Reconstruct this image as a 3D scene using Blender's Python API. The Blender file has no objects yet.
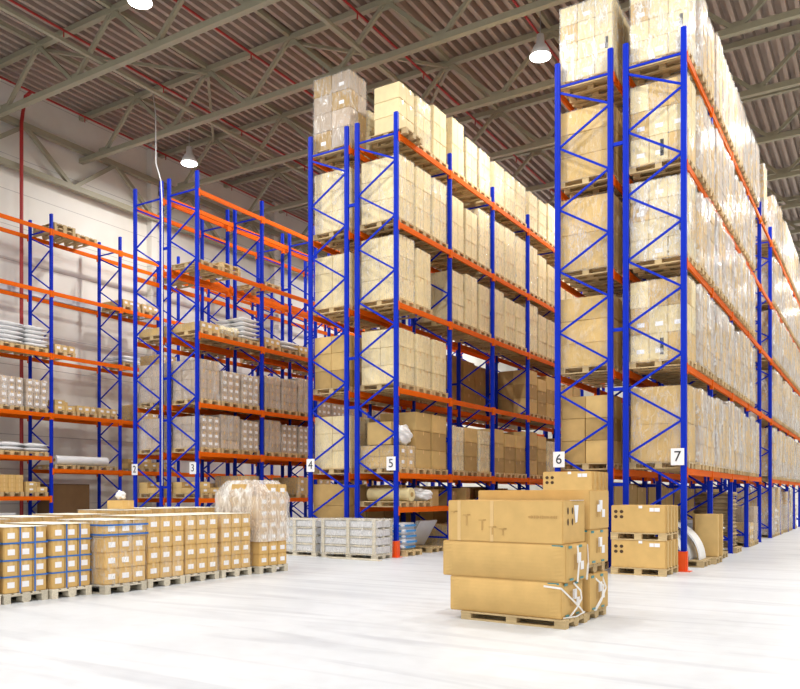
import bpy, bmesh, math, random
from mathutils import Vector, Matrix
PI = math.pi
sc = bpy.context.scene
COL = sc.collection
rnd = random.Random(11)

# ------------------------------------------------------------------ materials
def new_mat(name):
    m = bpy.data.materials.new(name); m.use_nodes = True
    nt = m.node_tree
    return m, nt, nt.nodes['Principled BSDF']

def N(nt, t, **kw):
    n = nt.nodes.new(t)
    for k, v in kw.items():
        if k in n.inputs: n.inputs[k].default_value = v
        else: setattr(n, k, v)
    return n

def paint(name, col, rough=.4, metal=0., var=.06, scale=6.):
    m, nt, b = new_mat(name)
    tc = N(nt, 'ShaderNodeTexCoord'); no = N(nt, 'ShaderNodeTexNoise', Scale=scale, Detail=4.)
    nt.links.new(tc.outputs['Object'], no.inputs['Vector'])
    hs = N(nt, 'ShaderNodeHueSaturation', Color=(*col, 1))
    mr = N(nt, 'ShaderNodeMapRange'); mr.inputs['To Min'].default_value = 1 - var; mr.inputs['To Max'].default_value = 1 + var
    nt.links.new(no.outputs['Fac'], mr.inputs['Value']); nt.links.new(mr.outputs['Result'], hs.inputs['Value'])
    nt.links.new(hs.outputs['Color'], b.inputs['Base Color'])
    b.inputs['Roughness'].default_value = rough; b.inputs['Metallic'].default_value = metal
    return m

def cardboard(name, col, spread=.16):
    m, nt, b = new_mat(name)
    tc = N(nt, 'ShaderNodeTexCoord'); oi = N(nt, 'ShaderNodeObjectInfo')
    no = N(nt, 'ShaderNodeTexNoise', Scale=5., Detail=5.)
    nt.links.new(tc.outputs['Object'], no.inputs['Vector'])
    mr = N(nt, 'ShaderNodeMapRange'); mr.inputs['To Min'].default_value = 1 - spread; mr.inputs['To Max'].default_value = 1 + spread * .6
    nt.links.new(oi.outputs['Random'], mr.inputs['Value'])
    mr2 = N(nt, 'ShaderNodeMapRange'); mr2.inputs['From Min'].default_value = .3; mr2.inputs['From Max'].default_value = .7
    mr2.inputs['To Min'].default_value = .93; mr2.inputs['To Max'].default_value = 1.05
    nt.links.new(no.outputs['Fac'], mr2.inputs['Value'])
    mu = N(nt, 'ShaderNodeMath', operation='MULTIPLY')
    nt.links.new(mr.outputs['Result'], mu.inputs[0]); nt.links.new(mr2.outputs['Result'], mu.inputs[1])
    hs = N(nt, 'ShaderNodeHueSaturation', Color=(*col, 1))
    nt.links.new(mu.outputs[0], hs.inputs['Value'])
    nt.links.new(hs.outputs['Color'], b.inputs['Base Color'])
    b.inputs['Roughness'].default_value = .72; b.inputs['Specular IOR Level'].default_value = .25
    # fine corrugation lines
    wv = N(nt, 'ShaderNodeTexWave', Scale=60., Distortion=.4); wv.bands_direction = 'Z'
    nt.links.new(tc.outputs['Object'], wv.inputs['Vector'])
    bp = N(nt, 'ShaderNodeBump', Strength=.06, Distance=.004)
    nt.links.new(wv.outputs['Fac'], bp.inputs['Height']); nt.links.new(bp.outputs['Normal'], b.inputs['Normal'])
    return m

def wood(name, col):
    m, nt, b = new_mat(name)
    tc = N(nt, 'ShaderNodeTexCoord'); mp = N(nt, 'ShaderNodeMapping'); mp.inputs['Scale'].default_value = (1.5, 14, 14)
    no = N(nt, 'ShaderNodeTexNoise', Scale=3., Detail=6.); oi = N(nt, 'ShaderNodeObjectInfo')
    nt.links.new(tc.outputs['Object'], mp.inputs['Vector']); nt.links.new(mp.outputs['Vector'], no.inputs['Vector'])
    cr = N(nt, 'ShaderNodeValToRGB')
    cr.color_ramp.elements[0].position = .3; cr.color_ramp.elements[0].color = (*[c * .72 for c in col], 1)
    cr.color_ramp.elements[1].position = .7; cr.color_ramp.elements[1].color = (*col, 1)
    nt.links.new(no.outputs['Fac'], cr.inputs['Fac'])
    hs = N(nt, 'ShaderNodeHueSaturation'); mr = N(nt, 'ShaderNodeMapRange')
    mr.inputs['To Min'].default_value = .75; mr.inputs['To Max'].default_value = 1.08
    nt.links.new(oi.outputs['Random'], mr.inputs['Value']); nt.links.new(mr.outputs['Result'], hs.inputs['Value'])
    nt.links.new(cr.outputs['Color'], hs.inputs['Color']); nt.links.new(hs.outputs['Color'], b.inputs['Base Color'])
    b.inputs['Roughness'].default_value = .75
    return m

def film(name, lo, hi, tint=(.93, .93, .92), rough=.22, sx=9., sz=2.5):
    """clear stretch film: wrinkled, glossy, milky where it is folded"""
    m, nt, b = new_mat(name)
    out = nt.nodes['Material Output']
    tc = N(nt, 'ShaderNodeTexCoord'); mp = N(nt, 'ShaderNodeMapping'); mp.inputs['Scale'].default_value = (sx, sx, sz)
    oi = N(nt, 'ShaderNodeObjectInfo'); add = N(nt, 'ShaderNodeVectorMath', operation='ADD')
    ml = N(nt, 'ShaderNodeMath', operation='MULTIPLY'); ml.inputs[1].default_value = 40.
    nt.links.new(oi.outputs['Random'], ml.inputs[0])
    nt.links.new(tc.outputs['Object'], add.inputs[0]); nt.links.new(ml.outputs[0], add.inputs[1])
    nt.links.new(add.outputs[0], mp.inputs['Vector'])
    no = N(nt, 'ShaderNodeTexNoise', Scale=1., Detail=5., Distortion=1.2)
    nt.links.new(mp.outputs['Vector'], no.inputs['Vector'])
    sb = N(nt, 'ShaderNodeMath', operation='SUBTRACT'); sb.inputs[1].default_value = .5; ab = N(nt, 'ShaderNodeMath', operation='ABSOLUTE')
    nt.links.new(no.outputs['Fac'], sb.inputs[0]); nt.links.new(sb.outputs[0], ab.inputs[0])
    mr = N(nt, 'ShaderNodeMapRange'); mr.inputs['From Min'].default_value = 0.; mr.inputs['From Max'].default_value = .045
    mr.inputs['To Min'].default_value = hi; mr.inputs['To Max'].default_value = lo
    nt.links.new(ab.outputs[0], mr.inputs['Value'])
    n2 = N(nt, 'ShaderNodeTexNoise', Scale=.45, Detail=3., Distortion=.8); nt.links.new(mp.outputs['Vector'], n2.inputs['Vector'])
    m2 = N(nt, 'ShaderNodeMapRange'); m2.inputs['From Min'].default_value = .52; m2.inputs['From Max'].default_value = .68
    m2.inputs['To Min'].default_value = 0.; m2.inputs['To Max'].default_value = hi * .75
    nt.links.new(n2.outputs['Fac'], m2.inputs['Value'])
    ad = N(nt, 'ShaderNodeMath', operation='ADD', use_clamp=True); nt.links.new(mr.outputs['Result'], ad.inputs[0]); nt.links.new(m2.outputs['Result'], ad.inputs[1])
    bp = N(nt, 'ShaderNodeBump', Strength=.9, Distance=.03)
    nt.links.new(no.outputs['Fac'], bp.inputs['Height']); nt.links.new(bp.outputs['Normal'], b.inputs['Normal'])
    b.inputs['Base Color'].default_value = (*tint, 1); b.inputs['Roughness'].default_value = rough
    b.inputs['Specular IOR Level'].default_value = .8
    tr = N(nt, 'ShaderNodeBsdfTransparent'); mx = N(nt, 'ShaderNodeMixShader')
    nt.links.new(ad.outputs[0], mx.inputs[0]); nt.links.new(tr.outputs[0], mx.inputs[1]); nt.links.new(b.outputs[0], mx.inputs[2])
    nt.links.new(mx.outputs[0], out.inputs['Surface'])
    return m

M = {}
M['blue'] = paint('blue_paint', (.002, .024, .46), .5); M['blue'].node_tree.nodes['Principled BSDF'].inputs['Specular IOR Level'].default_value = .15
M['orange'] = paint('orange_paint', (.76, .128, .002), .6); M['orange'].node_tree.nodes['Principled BSDF'].inputs['Specular IOR Level'].default_value = .1
M['guard'] = paint('guard_orange', (.9, .10, .01), .4)
M['steel'] = paint('zinc_steel', (.55, .56, .58), .35, .8)
M['truss'] = paint('truss_paint', (.33, .305, .215), .5)
M['red'] = paint('red_pipe_paint', (.36, .02, .018), .45)
M['white'] = paint('white_plastic', (.86, .87, .88), .4, var=.03)
M['panelwhite'] = paint('pale_plastic', (.72, .74, .77), .3, var=.05)
M['paper'] = paint('label_paper', (.88, .87, .88), .6, var=.02)
M['ink'] = paint('black_ink', (.015, .015, .017), .6)
M['faint'] = paint('faint_brown_print', (.52, .31, .10), .7)
M['tape'] = paint('brown_packing_tape', (.70, .47, .20), .35)
M['teal'] = paint('teal_tape', (.04, .24, .25), .4)
M['strap'] = paint('white_strapping', (.86, .84, .80), .4)
M['bluestrap'] = paint('blue_strapping', (.02, .15, .50), .4)
M['dark'] = paint('dark_hole', (.07, .035, .015), .8)
M['tan'] = cardboard('cardboard_tan', (.66, .45, .18))
M['pale'] = cardboard('cardboard_pale', (.79, .65, .375), .09)
M['grey'] = cardboard('cardboard_grey', (.52, .41, .31))
M['littop'] = cardboard('lit_top_cream', (.85, .80, .66), .04)
M['brown'] = cardboard('cardboard_brown', (.50, .325, .125))
M['golden'] = cardboard('cardboard_golden', (.67, .43, .155), .07)
M['darkbrown'] = cardboard('cardboard_dark', (.14, .075, .03))
M['wood'] = wood('pallet_wood', (.74, .54, .27))
M['palewood'] = wood('pale_wood', (.82, .74, .58))
M['film'] = film('clear_wrap', .03, .30, rough=.16)
M['filmheavy'] = film('milky_wrap', .13, .62, rough=.14, sx=11., sz=3.)
M['filmgrey'] = film('grey_wrap', .25, .7, (.70, .71, .73))
M['filmlight'] = film('thin_wrap', .0, .14)
M['filmwhite'] = film('white_wrap', .30, .6, rough=.2)
M['bag'] = paint('white_sacks', (.80, .80, .80), .4, var=.1)
M['bluebag'] = paint('blue_print', (.05, .30, .70), .4)
M['sack'] = cardboard('paper_sacks', (.50, .36, .20))
M['roll'] = paint('yellowed_roll', (.78, .66, .36), .5)
M['greygoods'] = paint('grey_goods', (.72, .72, .73), .45, var=.12)

def lamp_mat():
    m, nt, b = new_mat('lamp_glow')
    b.inputs['Emission Color'].default_value = (1, .97, .92, 1); b.inputs['Emission Strength'].default_value = 14.
    return m
M['glow'] = lamp_mat()

def floor_mat():
    m, nt, b = new_mat('polished_concrete')
    tc = N(nt, 'ShaderNodeTexCoord')
    n1 = N(nt, 'ShaderNodeTexNoise', Scale=.35, Detail=6., Distortion=.6); n2 = N(nt, 'ShaderNodeTexNoise', Scale=5., Detail=6.)
    nt.links.new(tc.outputs['Object'], n1.inputs['Vector']); nt.links.new(tc.outputs['Object'], n2.inputs['Vector'])
    mp = N(nt, 'ShaderNodeMapping'); mp.inputs['Scale'].default_value = (.25, 2.2, 1); mp.inputs['Rotation'].default_value = (0, 0, .5)
    n3 = N(nt, 'ShaderNodeTexNoise', Scale=.7, Detail=5., Distortion=2.)
    nt.links.new(tc.outputs['Object'], mp.inputs['Vector']); nt.links.new(mp.outputs['Vector'], n3.inputs['Vector'])
    cr = N(nt, 'ShaderNodeValToRGB')
    cr.color_ramp.elements[0].position = .3; cr.color_ramp.elements[0].color = (.60, .62, .645, 1)
    cr.color_ramp.elements[1].position = .65; cr.color_ramp.elements[1].color = (.70, .72, .745, 1)
    nt.links.new(n1.outputs['Fac'], cr.inputs['Fac'])
    cr2 = N(nt, 'ShaderNodeValToRGB')
    cr2.color_ramp.elements[0].position = .33; cr2.color_ramp.elements[0].color = (.84, .84, .85, 1)
    cr2.color_ramp.elements[1].position = .5; cr2.color_ramp.elements[1].color = (1, 1, 1, 1)
    nt.links.new(n3.outputs['Fac'], cr2.inputs['Fac'])
    cr3 = N(nt, 'ShaderNodeValToRGB')
    cr3.color_ramp.elements[0].position = .3; cr3.color_ramp.elements[0].color = (.94, .94, .94, 1)
    cr3.color_ramp.elements[1].position = .6; cr3.color_ramp.elements[1].color = (1, 1, 1, 1)
    nt.links.new(n2.outputs['Fac'], cr3.inputs['Fac'])
    m1 = N(nt, 'ShaderNodeMixRGB', blend_type='MULTIPLY'); m1.inputs[0].default_value = 1
    m2 = N(nt, 'ShaderNodeMixRGB', blend_type='MULTIPLY'); m2.inputs[0].default_value = 1
    nt.links.new(cr.outputs[0], m1.inputs[1]); nt.links.new(cr2.outputs[0], m1.inputs[2])
    nt.links.new(m1.outputs[0], m2.inputs[1]); nt.links.new(cr3.outputs[0], m2.inputs[2])
    nt.links.new(m2.outputs[0], b.inputs['Base Color'])
    mr = N(nt, 'ShaderNodeMapRange'); mr.inputs['To Min'].default_value = .3; mr.inputs['To Max'].default_value = .5
    nt.links.new(n2.outputs['Fac'], mr.inputs['Value']); nt.links.new(mr.outputs['Result'], b.inputs['Roughness'])
    return m
M['floor'] = floor_mat()

def wall_mat():
    m, nt, b = new_mat('sandwich_panel')
    tc = N(nt, 'ShaderNodeTexCoord'); sp = N(nt, 'ShaderNodeSeparateXYZ')
    nt.links.new(tc.outputs['Object'], sp.inputs[0])
    no = N(nt, 'ShaderNodeTexNoise', Scale=.6, Detail=5.); nt.links.new(tc.outputs['Object'], no.inputs['Vector'])
    cr = N(nt, 'ShaderNodeValToRGB')
    cr.color_ramp.elements[0].position = .3; cr.color_ramp.elements[0].color = (.70, .67, .60, 1)
    cr.color_ramp.elements[1].position = .65; cr.color_ramp.elements[1].color = (.80, .78, .72, 1)
    nt.links.new(no.outputs['Fac'], cr.inputs['Fac'])
    # horizontal panel joints every 1.2 m
    dv = N(nt, 'ShaderNodeMath', operation='DIVIDE'); dv.inputs[1].default_value = 1.2
    fr = N(nt, 'ShaderNodeMath', operation='FRACT'); lt = N(nt, 'ShaderNodeMath', operation='LESS_THAN'); lt.inputs[1].default_value = .02
    nt.links.new(sp.outputs['Z'], dv.inputs[0]); nt.links.new(dv.outputs[0], fr.inputs[0]); nt.links.new(fr.outputs[0], lt.inputs[0])
    mx = N(nt, 'ShaderNodeMixRGB'); mx.inputs[2].default_value = (.45, .43, .40, 1)
    nt.links.new(lt.outputs[0], mx.inputs[0]); nt.links.new(cr.outputs[0], mx.inputs[1])
    nt.links.new(mx.outputs[0], b.inputs['Base Color']); b.inputs['Roughness'].default_value = .5
    return m
M['wall'] = wall_mat()
M['deck'] = paint('roof_deck_metal', (.40, .315, .26), .5, .0, .10, .8)

# ------------------------------------------------------------------ mesh builder
class MB:
    def __init__(s): s.v = []; s.f = []; s.m = []; s.mats = []
    def mi(s, k):
        if k not in s.mats: s.mats.append(k)
        return s.mats.index(k)
    def poly(s, pts, mat):
        b = len(s.v); s.v += [tuple(p) for p in pts]; s.f.append(tuple(range(b, b + len(pts)))); s.m.append(s.mi(mat))
    def box(s, c, d, mat, mx=None):
        b = len(s.v); x, y, z = c; a, e, h = d[0] / 2, d[1] / 2, d[2] / 2
        pts = [(-a, -e, -h), (a, -e, -h), (a, e, -h), (-a, e, -h), (-a, -e, h), (a, -e, h), (a, e, h), (-a, e, h)]
        for p in pts:
            p = Vector(p)
            if mx is not None: p = mx @ p
            s.v.append((p.x + x, p.y + y, p.z + z))
        k = s.mi(mat)
        for q in [(3, 2, 1, 0), (4, 5, 6, 7), (0, 1, 5, 4), (1, 2, 6, 5), (2, 3, 7, 6), (3, 0, 4, 7)]:
            s.f.append(tuple(b + i for i in q)); s.m.append(k)
    def bar(s, p, q, w, h, mat):
        p, q = Vector(p), Vector(q); d = q - p; L = d.length
        mx = d.to_track_quat('X', 'Z').to_matrix()
        s.box((p + q) / 2, (L, w, h), mat, mx)
    def tube(s, pts, r, mat, n=10, caps=True):
        pts = [Vector(p) for p in pts]; b = len(s.v); k = s.mi(mat); up0 = None
        for i, p in enumerate(pts):
            t = (pts[min(i + 1, len(pts) - 1)] - pts[max(i - 1, 0)]).normalized()
            if up0 is None: up0 = Vector((0, 0, 1)) if abs(t.z) < .9 else Vector((1, 0, 0))
            a = t.cross(up0).normalized(); c = a.cross(t).normalized(); up0 = c
            for j in range(n):
                w = 2 * PI * j / n; s.v.append(tuple(p + r * (math.cos(w) * a + math.sin(w) * c)))
        for i in range(len(pts) - 1):
            for j in range(n):
                j2 = (j + 1) % n
                s.f.append((b + i * n + j, b + i * n + j2, b + (i + 1) * n + j2, b + (i + 1) * n + j)); s.m.append(k)
        if caps:
            s.f.append(tuple(b + j for j in range(n))[::-1]); s.m.append(k)
            s.f.append(tuple(b + (len(pts) - 1) * n + j for j in range(n))); s.m.append(k)
    def lathe(s, prof, mat, n=24, c=(0, 0, 0)):
        b = len(s.v); k = s.mi(mat)
        for r, z in prof:
            for j in range(n):
                w = 2 * PI * j / n; s.v.append((c[0] + r * math.cos(w), c[1] + r * math.sin(w), c[2] + z))
        for i in range(len(prof) - 1):
            for j in range(n):
                j2 = (j + 1) % n
                s.f.append((b + i * n + j, b + i * n + j2, b + (i + 1) * n + j2, b + (i + 1) * n + j)); s.m.append(k)
    def disc(s, c, u, v, mat, n=16):
        c, u, v = Vector(c), Vector(u), Vector(v)
        s.poly([c + math.cos(2 * PI * j / n) * u + math.sin(2 * PI * j / n) * v for j in range(n)], mat)
    def mesh(s, name, smooth=False, bevel=0.):
        me = bpy.data.meshes.new(name); me.from_pydata(s.v, [], s.f)
        for k in s.mats: me.materials.append(M[k])
        me.polygons.foreach_set('material_index', s.m)
        if bevel:
            bm = bmesh.new(); bm.from_mesh(me); bmesh.ops.bevel(bm, geom=bm.edges[:], offset=bevel, segments=1, affect='EDGES'); bm.to_mesh(me); bm.free()
        if smooth: me.polygons.foreach_set('use_smooth', [True] * len(me.polygons))
        me.update(); return me

def link(name, data, parent=None, loc=(0, 0, 0), rz=0.):
    o = bpy.data.objects.new(name, data); COL.objects.link(o); o.location = loc
    if rz: o.rotation_euler = (0, 0, rz)
    if parent is not None: o.parent = parent
    return o
def tag(o, label, cat, group=None, kind=None):
    o['label'] = label; o['category'] = cat
    if group: o['group'] = group
    if kind: o['kind'] = kind
    return o
def thing(name, label, cat, loc=(0, 0, 0), rz=0., group=None):
    return tag(link(name, None, None, loc, rz), label, cat, group)
def struct(name, me, loc=(0, 0, 0), parent=None):
    o = link(name, me, parent, loc)
    if parent is None: o['kind'] = 'structure'
    return o
ORD = ['first', 'second', 'third', 'fourth', 'fifth', 'sixth', 'seventh', 'eighth', 'ninth', 'tenth', 'eleventh', 'twelfth', 'thirteenth',
       'fourteenth', 'fifteenth', 'sixteenth', 'seventeenth', 'eighteenth', 'nineteenth', 'twentieth', 'twenty-first', 'twenty-second',
       'twenty-third', 'twenty-fourth', 'twenty-fifth', 'twenty-sixth', 'twenty-seventh', 'twenty-eighth', 'twenty-ninth', 'thirtieth', 'thirty-first', 'thirty-second', 'thirty-third']
NUM = ['zero', 'one', 'two', 'three', 'four', 'five', 'six', 'seven']

# ------------------------------------------------------------------ camera
cd = bpy.data.cameras.new('camera'); cam = bpy.data.objects.new('camera', cd); COL.objects.link(cam)
cam.location = (0, 0, 1.55); cam.rotation_euler = (PI / 2, 0, .549)
cd.sensor_width = 36; cd.lens = 36 * 793 / 800; cd.shift_y = (494 - 344.5) / 800; cd.clip_end = 300
sc.camera = cam

# ------------------------------------------------------------------ building shell
XW, XE, YS, YN, ZR = -25.7, 16., -11., 66., 15.75
b = MB(); b.box(((XW + XE) / 2, (YS + YN) / 2, -.1), (XE - XW + .6, YN - YS + .6, .2), 'floor'); struct('floor', b.mesh('floor'))
b = MB(); b.box((XW - .1, (YS + YN) / 2, 8), (.2, YN - YS, 16.4), 'wall'); struct('wall_left', b.mesh('wall_left'))
b = MB(); b.box((XE + .1, (YS + YN) / 2, 8), (.2, YN - YS, 16.4), 'wall'); struct('wall_right', b.mesh('wall_right'))
b = MB(); b.box(((XW + XE) / 2, YN + .1, 8), (XE - XW, .2, 16.4), 'wall'); struct('wall_back', b.mesh('wall_back'))
# trapezoidal roof deck, ribs along Y
b = MB(); pitch = .34; x = XW; prof = []
while x < XE:
    prof += [(x, ZR), (x + .12, ZR), (x + .14, ZR + .24), (x + .32, ZR + .24)]; x += pitch
for (xa, za), (xb, zb) in zip(prof, prof[1:]):
    b.poly([(xa, YS, za), (xa, YN, za), (xb, YN, zb), (xb, YS, zb)], 'deck')
b.box(((XW + XE) / 2, (YS + YN) / 2, ZR + .36), (XE - XW + .4, YN - YS, .2), 'deck')
struct('ceiling', b.mesh('ceiling'))
# roof trusses along X
ZB, ZT = 14.0, 15.6
def truss_mesh():
    b = MB(); L = XE - XW
    b.box((L / 2, 0, ZB), (L, .18, .17), 'truss'); b.box((L / 2, 0, ZT), (L, .18, .17), 'truss')
    n = int(L / 3.5)
    off = (-20.9 - XW) % 3.5
    xs = [off + 3.5 * i for i in range(n + 1) if off + 3.5 * i < L]
    for i, xb in enumerate(xs):
        for sgn in (-1, 1):
            xt = xb + sgn * 1.75
            if 0 < xt < L: b.bar((xb, 0, ZB), (xt, 0, ZT), .11, .11, 'truss')
        b.box((xb, 0, ZB + .13), (.5, .03, .22), 'truss')
        b.box((min(xb + 1.75, L - .2), 0, ZT - .13), (.5, .03, .22), 'truss')
    return b.mesh('roof_truss')
tm = truss_mesh()
TY = [15.3 + 3.8 * k for k in range(-3, 13)]
for y in TY: struct('roof_truss', tm, (XW, y, 0))
# purlins and ties along Y
pm = MB(); pm.box((0, (YS + YN) / 2, ZR - .07), (.12, YN - YS, .14), 'truss'); pm = pm.mesh('roof_purlin')
for i in range(12):
    x = -20.9 + 1.75 + 3.5 * (i - 1)
    if x > XW + .3: struct('roof_purlin', pm, (x, 0, 0))
gm = MB(); gm.box((0, (YS + YN) / 2, ZB + .15), (.12, YN - YS, .10), 'truss'); gm = gm.mesh('roof_tie_beam')
for x in (-19.5, -12.7, -4.5, 4.5): struct('roof_tie_beam', gm, (x, 0, 0))
# diagonal wind bracing between trusses, under the deck
for i, (xa, ya, xb, yb) in enumerate([(-22.65, 15.3, -19.15, 19.1), (-19.15, 19.1, -22.65, 22.9), (-15.65, 19.1, -12.15, 22.9), (-12.15, 22.9, -15.65, 26.7), (-8.6, 22.9, -5.1, 26.7), (-1.6, 26.7, 1.9, 30.5)]):
    b = MB(); b.bar((xa, ya, ZT - .12), (xb, yb, ZT - .12), .09, .09, 'truss'); struct('roof_brace', b.mesh('roof_brace'))
# lattice girder along the left wall
b = MB(); xg = XW + .35
b.box((xg, (YS + YN) / 2, 14.25), (.2, YN - YS, .2), 'truss'); b.box((xg, (YS + YN) / 2, 12.75), (.2, YN - YS, .2), 'truss')
y = YS + 1.
while y < YN - 4:
    b.bar((xg, y, 14.25), (xg, y + 1.9, 12.75), .14, .14, 'truss'); b.bar((xg, y + 1.9, 12.75), (xg, y + 3.8, 14.25), .14, .14, 'truss'); y += 3.8
struct('roof_girder', b.mesh('roof_girder'))
cm = MB(); cm.box((0, 0, 7.9), (.3, .3, 15.8), 'wall'); cm = cm.mesh('wall_column')
for y in (7.7, 15.3, 22.9, 30.5, 38.1, 45.7): struct('wall_column', cm, (XW + .15, y - .55, 0))
b = MB(); b.box((XW + .07, (YS + YN) / 2, 8.6), (.14, YN - YS, .16), 'steel'); struct('trim_1', b.mesh('trim'))
b = MB(); b.box((XW + .06, (YS + YN) / 2, .2), (.12, YN - YS, .4), 'greygoods'); struct('baseboard_left', b.mesh('baseboard'))

# sprinkler pipes (along Y) and the riser on the wall
for x, where in ((-24.8, 'close to the white wall'), (-20.7, 'over the aisle beside row two'), (-16.8, 'over row three'), (-12.8, 'over row four'), (-8.8, 'over the aisle between rows five and six'), (-4.8, 'over row six')):
    b = MB(); b.tube([(x, YS, 15.25), (x, YN, 15.25)], .036, 'red', 8)
    y = -8.
    while y < 60:
        b.tube([(x, y, 15.25), (x, y, 15.05)], .02, 'red', 6); y += 3.8
    tag(link('sprinkler_pipe', b.mesh('sprinkler_pipe')), 'red sprinkler pipe under the roof ' + where, 'pipe', 'sprinkler pipes')
b = MB(); xp, yp = XW + .55, 16.35
b.tube([(xp, yp, .0), (xp, yp, 14.2), (xp, yp + .05, 14.6), (xp + .08, yp + .1, 15.15), (xp + .28, yp + .15, 15.25)], .06, 'red', 10)
tag(link('riser_pipe', b.mesh('riser_pipe')), 'red vertical sprinkler riser pipe running up the white wall', 'pipe')

# ------------------------------------------------------------------ lamps
lm = {}
b = MB(); b.lathe([(.02, .62), (.10, .60), (.12, .36), (.17, .30), (.26, .14), (.30, 0), (.285, 0), (.25, .12)], 'greygoods', 24); lm['housing'] = b.mesh('housing', True)
b = MB(); b.lathe([(.285, .03), (.285, -.02), (.20, -.06), (0.001, -.075)], 'glow', 24); lm['lens'] = b.mesh('lens', True)
b = MB(); b.tube([(0, 0, .6), (0, 0, 1.9)], .012, 'steel', 6); lm['hanger'] = b.mesh('hanger')
AX = [(-21.9, 'the aisle beside row two'), (-15.75, 'the aisle between rows three and four'), (-8.2, 'the aisle between rows five and six'), (-1.4, 'the aisle beside row seven'), (5.5, 'the floor east of row seven')]
LY = [-2., 5.9, 13.4, 20.9, 28.4, 35.9, 43.4, 50.9, 58.4]
LAMP_W = 330.
ld = bpy.data.lights.new('high_bay_light', 'AREA'); ld.shape = 'DISK'; ld.size = .5; ld.energy = LAMP_W; ld.color = (1, .985, .955)
for x, where in AX:
    for i, y in enumerate(LY):
        if x < -20 and i % 2 == 0: continue
        z = 13.75
        t = thing('high_bay_lamp', f'lit high-bay lamp over {where}, {ORD[i]} from the open end', 'lamp', (x, y, z), 0, 'high-bay lamps')
        for k in lm: link(k, lm[k], t)
        l = bpy.data.objects.new('high_bay_light', ld); COL.objects.link(l); l.location = (x, y, z - .12)

# ------------------------------------------------------------------ racks
PX, RD, GAP, Y0, BAY, HT = 6.805, 1.164, .325, 16.593, 2.804, 10.95
FX = {7: -3.454, 6: -3.454 - RD - GAP, 5: -3.454 - PX, 4: -3.454 - PX - RD - GAP, 3: -3.454 - 2 * PX, 2: -3.454 - 2 * PX - RD - GAP, 1: -3.454 - 3 * PX}
# FX = x of the +X post line of each row; the other post line is RD further to -X
def rowname(r): return 'the wall rack' if r == 1 else 'row ' + NUM[r]

def post_mesh(h):
    b = MB(); w = .115
    # open C profile with perforations suggested by a recessed centre strip
    b.box((0, 0, h / 2), (w, .075, h), 'blue'); b.box((0, -.042, h / 2), (w * .3, .012, h), 'blue'); b.box((0, .042, h / 2), (w * .3, .012, h), 'blue')
    b.box((0, 0, .006), (.16, .15, .012), 'blue')
    return b.mesh('post', bevel=.006)
def brace_mesh(h):
    b = MB(); p = 1.345; x0, x1 = -.03, -RD + .03
    z = h - .52
    b.bar((x0, 0, z), (x1, 0, z), .03, .045, 'blue')
    side = 1
    b.bar((x1, 0, z - .12), (x0, 0, z - .62), .028, .045, 'blue')
    zz = z - .66; left = False
    while zz > .9:
        a, c = (x0, x1) if not left else (x1, x0)
        b.bar((a, 0, zz), (c, 0, zz - p / 2), .028, .045, 'blue'); zz -= p / 2; left = not left
    b.bar((x0, 0, .35), (x1, 0, .35), .03, .045, 'blue')
    return b.mesh('bracing')
def beam_mesh():
    b = MB(); L = BAY - .11
    b.box((0, 0, -.065), (.05, L, .13), 'orange')
    b.box((0, 0, -.065), (.056, L, .03), 'orange')
    for s in (-1, 1): b.box((.004, s * (L / 2 - .005), -.09), (.07, .012, .24), 'orange'); b.box((.035, s * (L / 2 + .02), -.09), (.012, .06, .22), 'orange')
    return b.mesh('beam')
bracing, beamm, post = brace_mesh(HT), beam_mesh(), post_mesh(HT)
b = MB(); b.box((0, 0, .2), (.02, .20, .4), 'guard'); b.box((-.07, -.11, .2), (.16, .02, .4), 'guard'); b.box((0.02, -.08, .2), (.03, .05, .4), 'guard'); b.box((-.03, -.05, .006), (.26, .26, .012), 'guard'); guard = b.mesh('post_guard', bevel=.004)
b = MB(); b.box((0, 0, 0), (GAP - .125, .05, .07), 'blue'); spacer = b.mesh('row_spacer')

def digit_mesh(ch):
    cu = bpy.data.curves.new('digit', 'FONT'); cu.body = ch; cu.size = .30; cu.align_x = 'CENTER'; cu.align_y = 'CENTER'; cu.extrude = .002
    o = bpy.data.objects.new('digit_tmp', cu); COL.objects.link(o)
    me = bpy.data.meshes.new_from_object(o.evaluated_get(bpy.context.evaluated_depsgraph_get()))
    bpy.data.objects.remove(o); bpy.data.curves.remove(cu); me.materials.clear(); me.materials.append(M['ink']); me.name = 'numeral'
    return me
b = MB(); b.box((0, 0, 0), (.26, .012, .34), 'paper'); plate = b.mesh('sign', bevel=.003)

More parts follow.
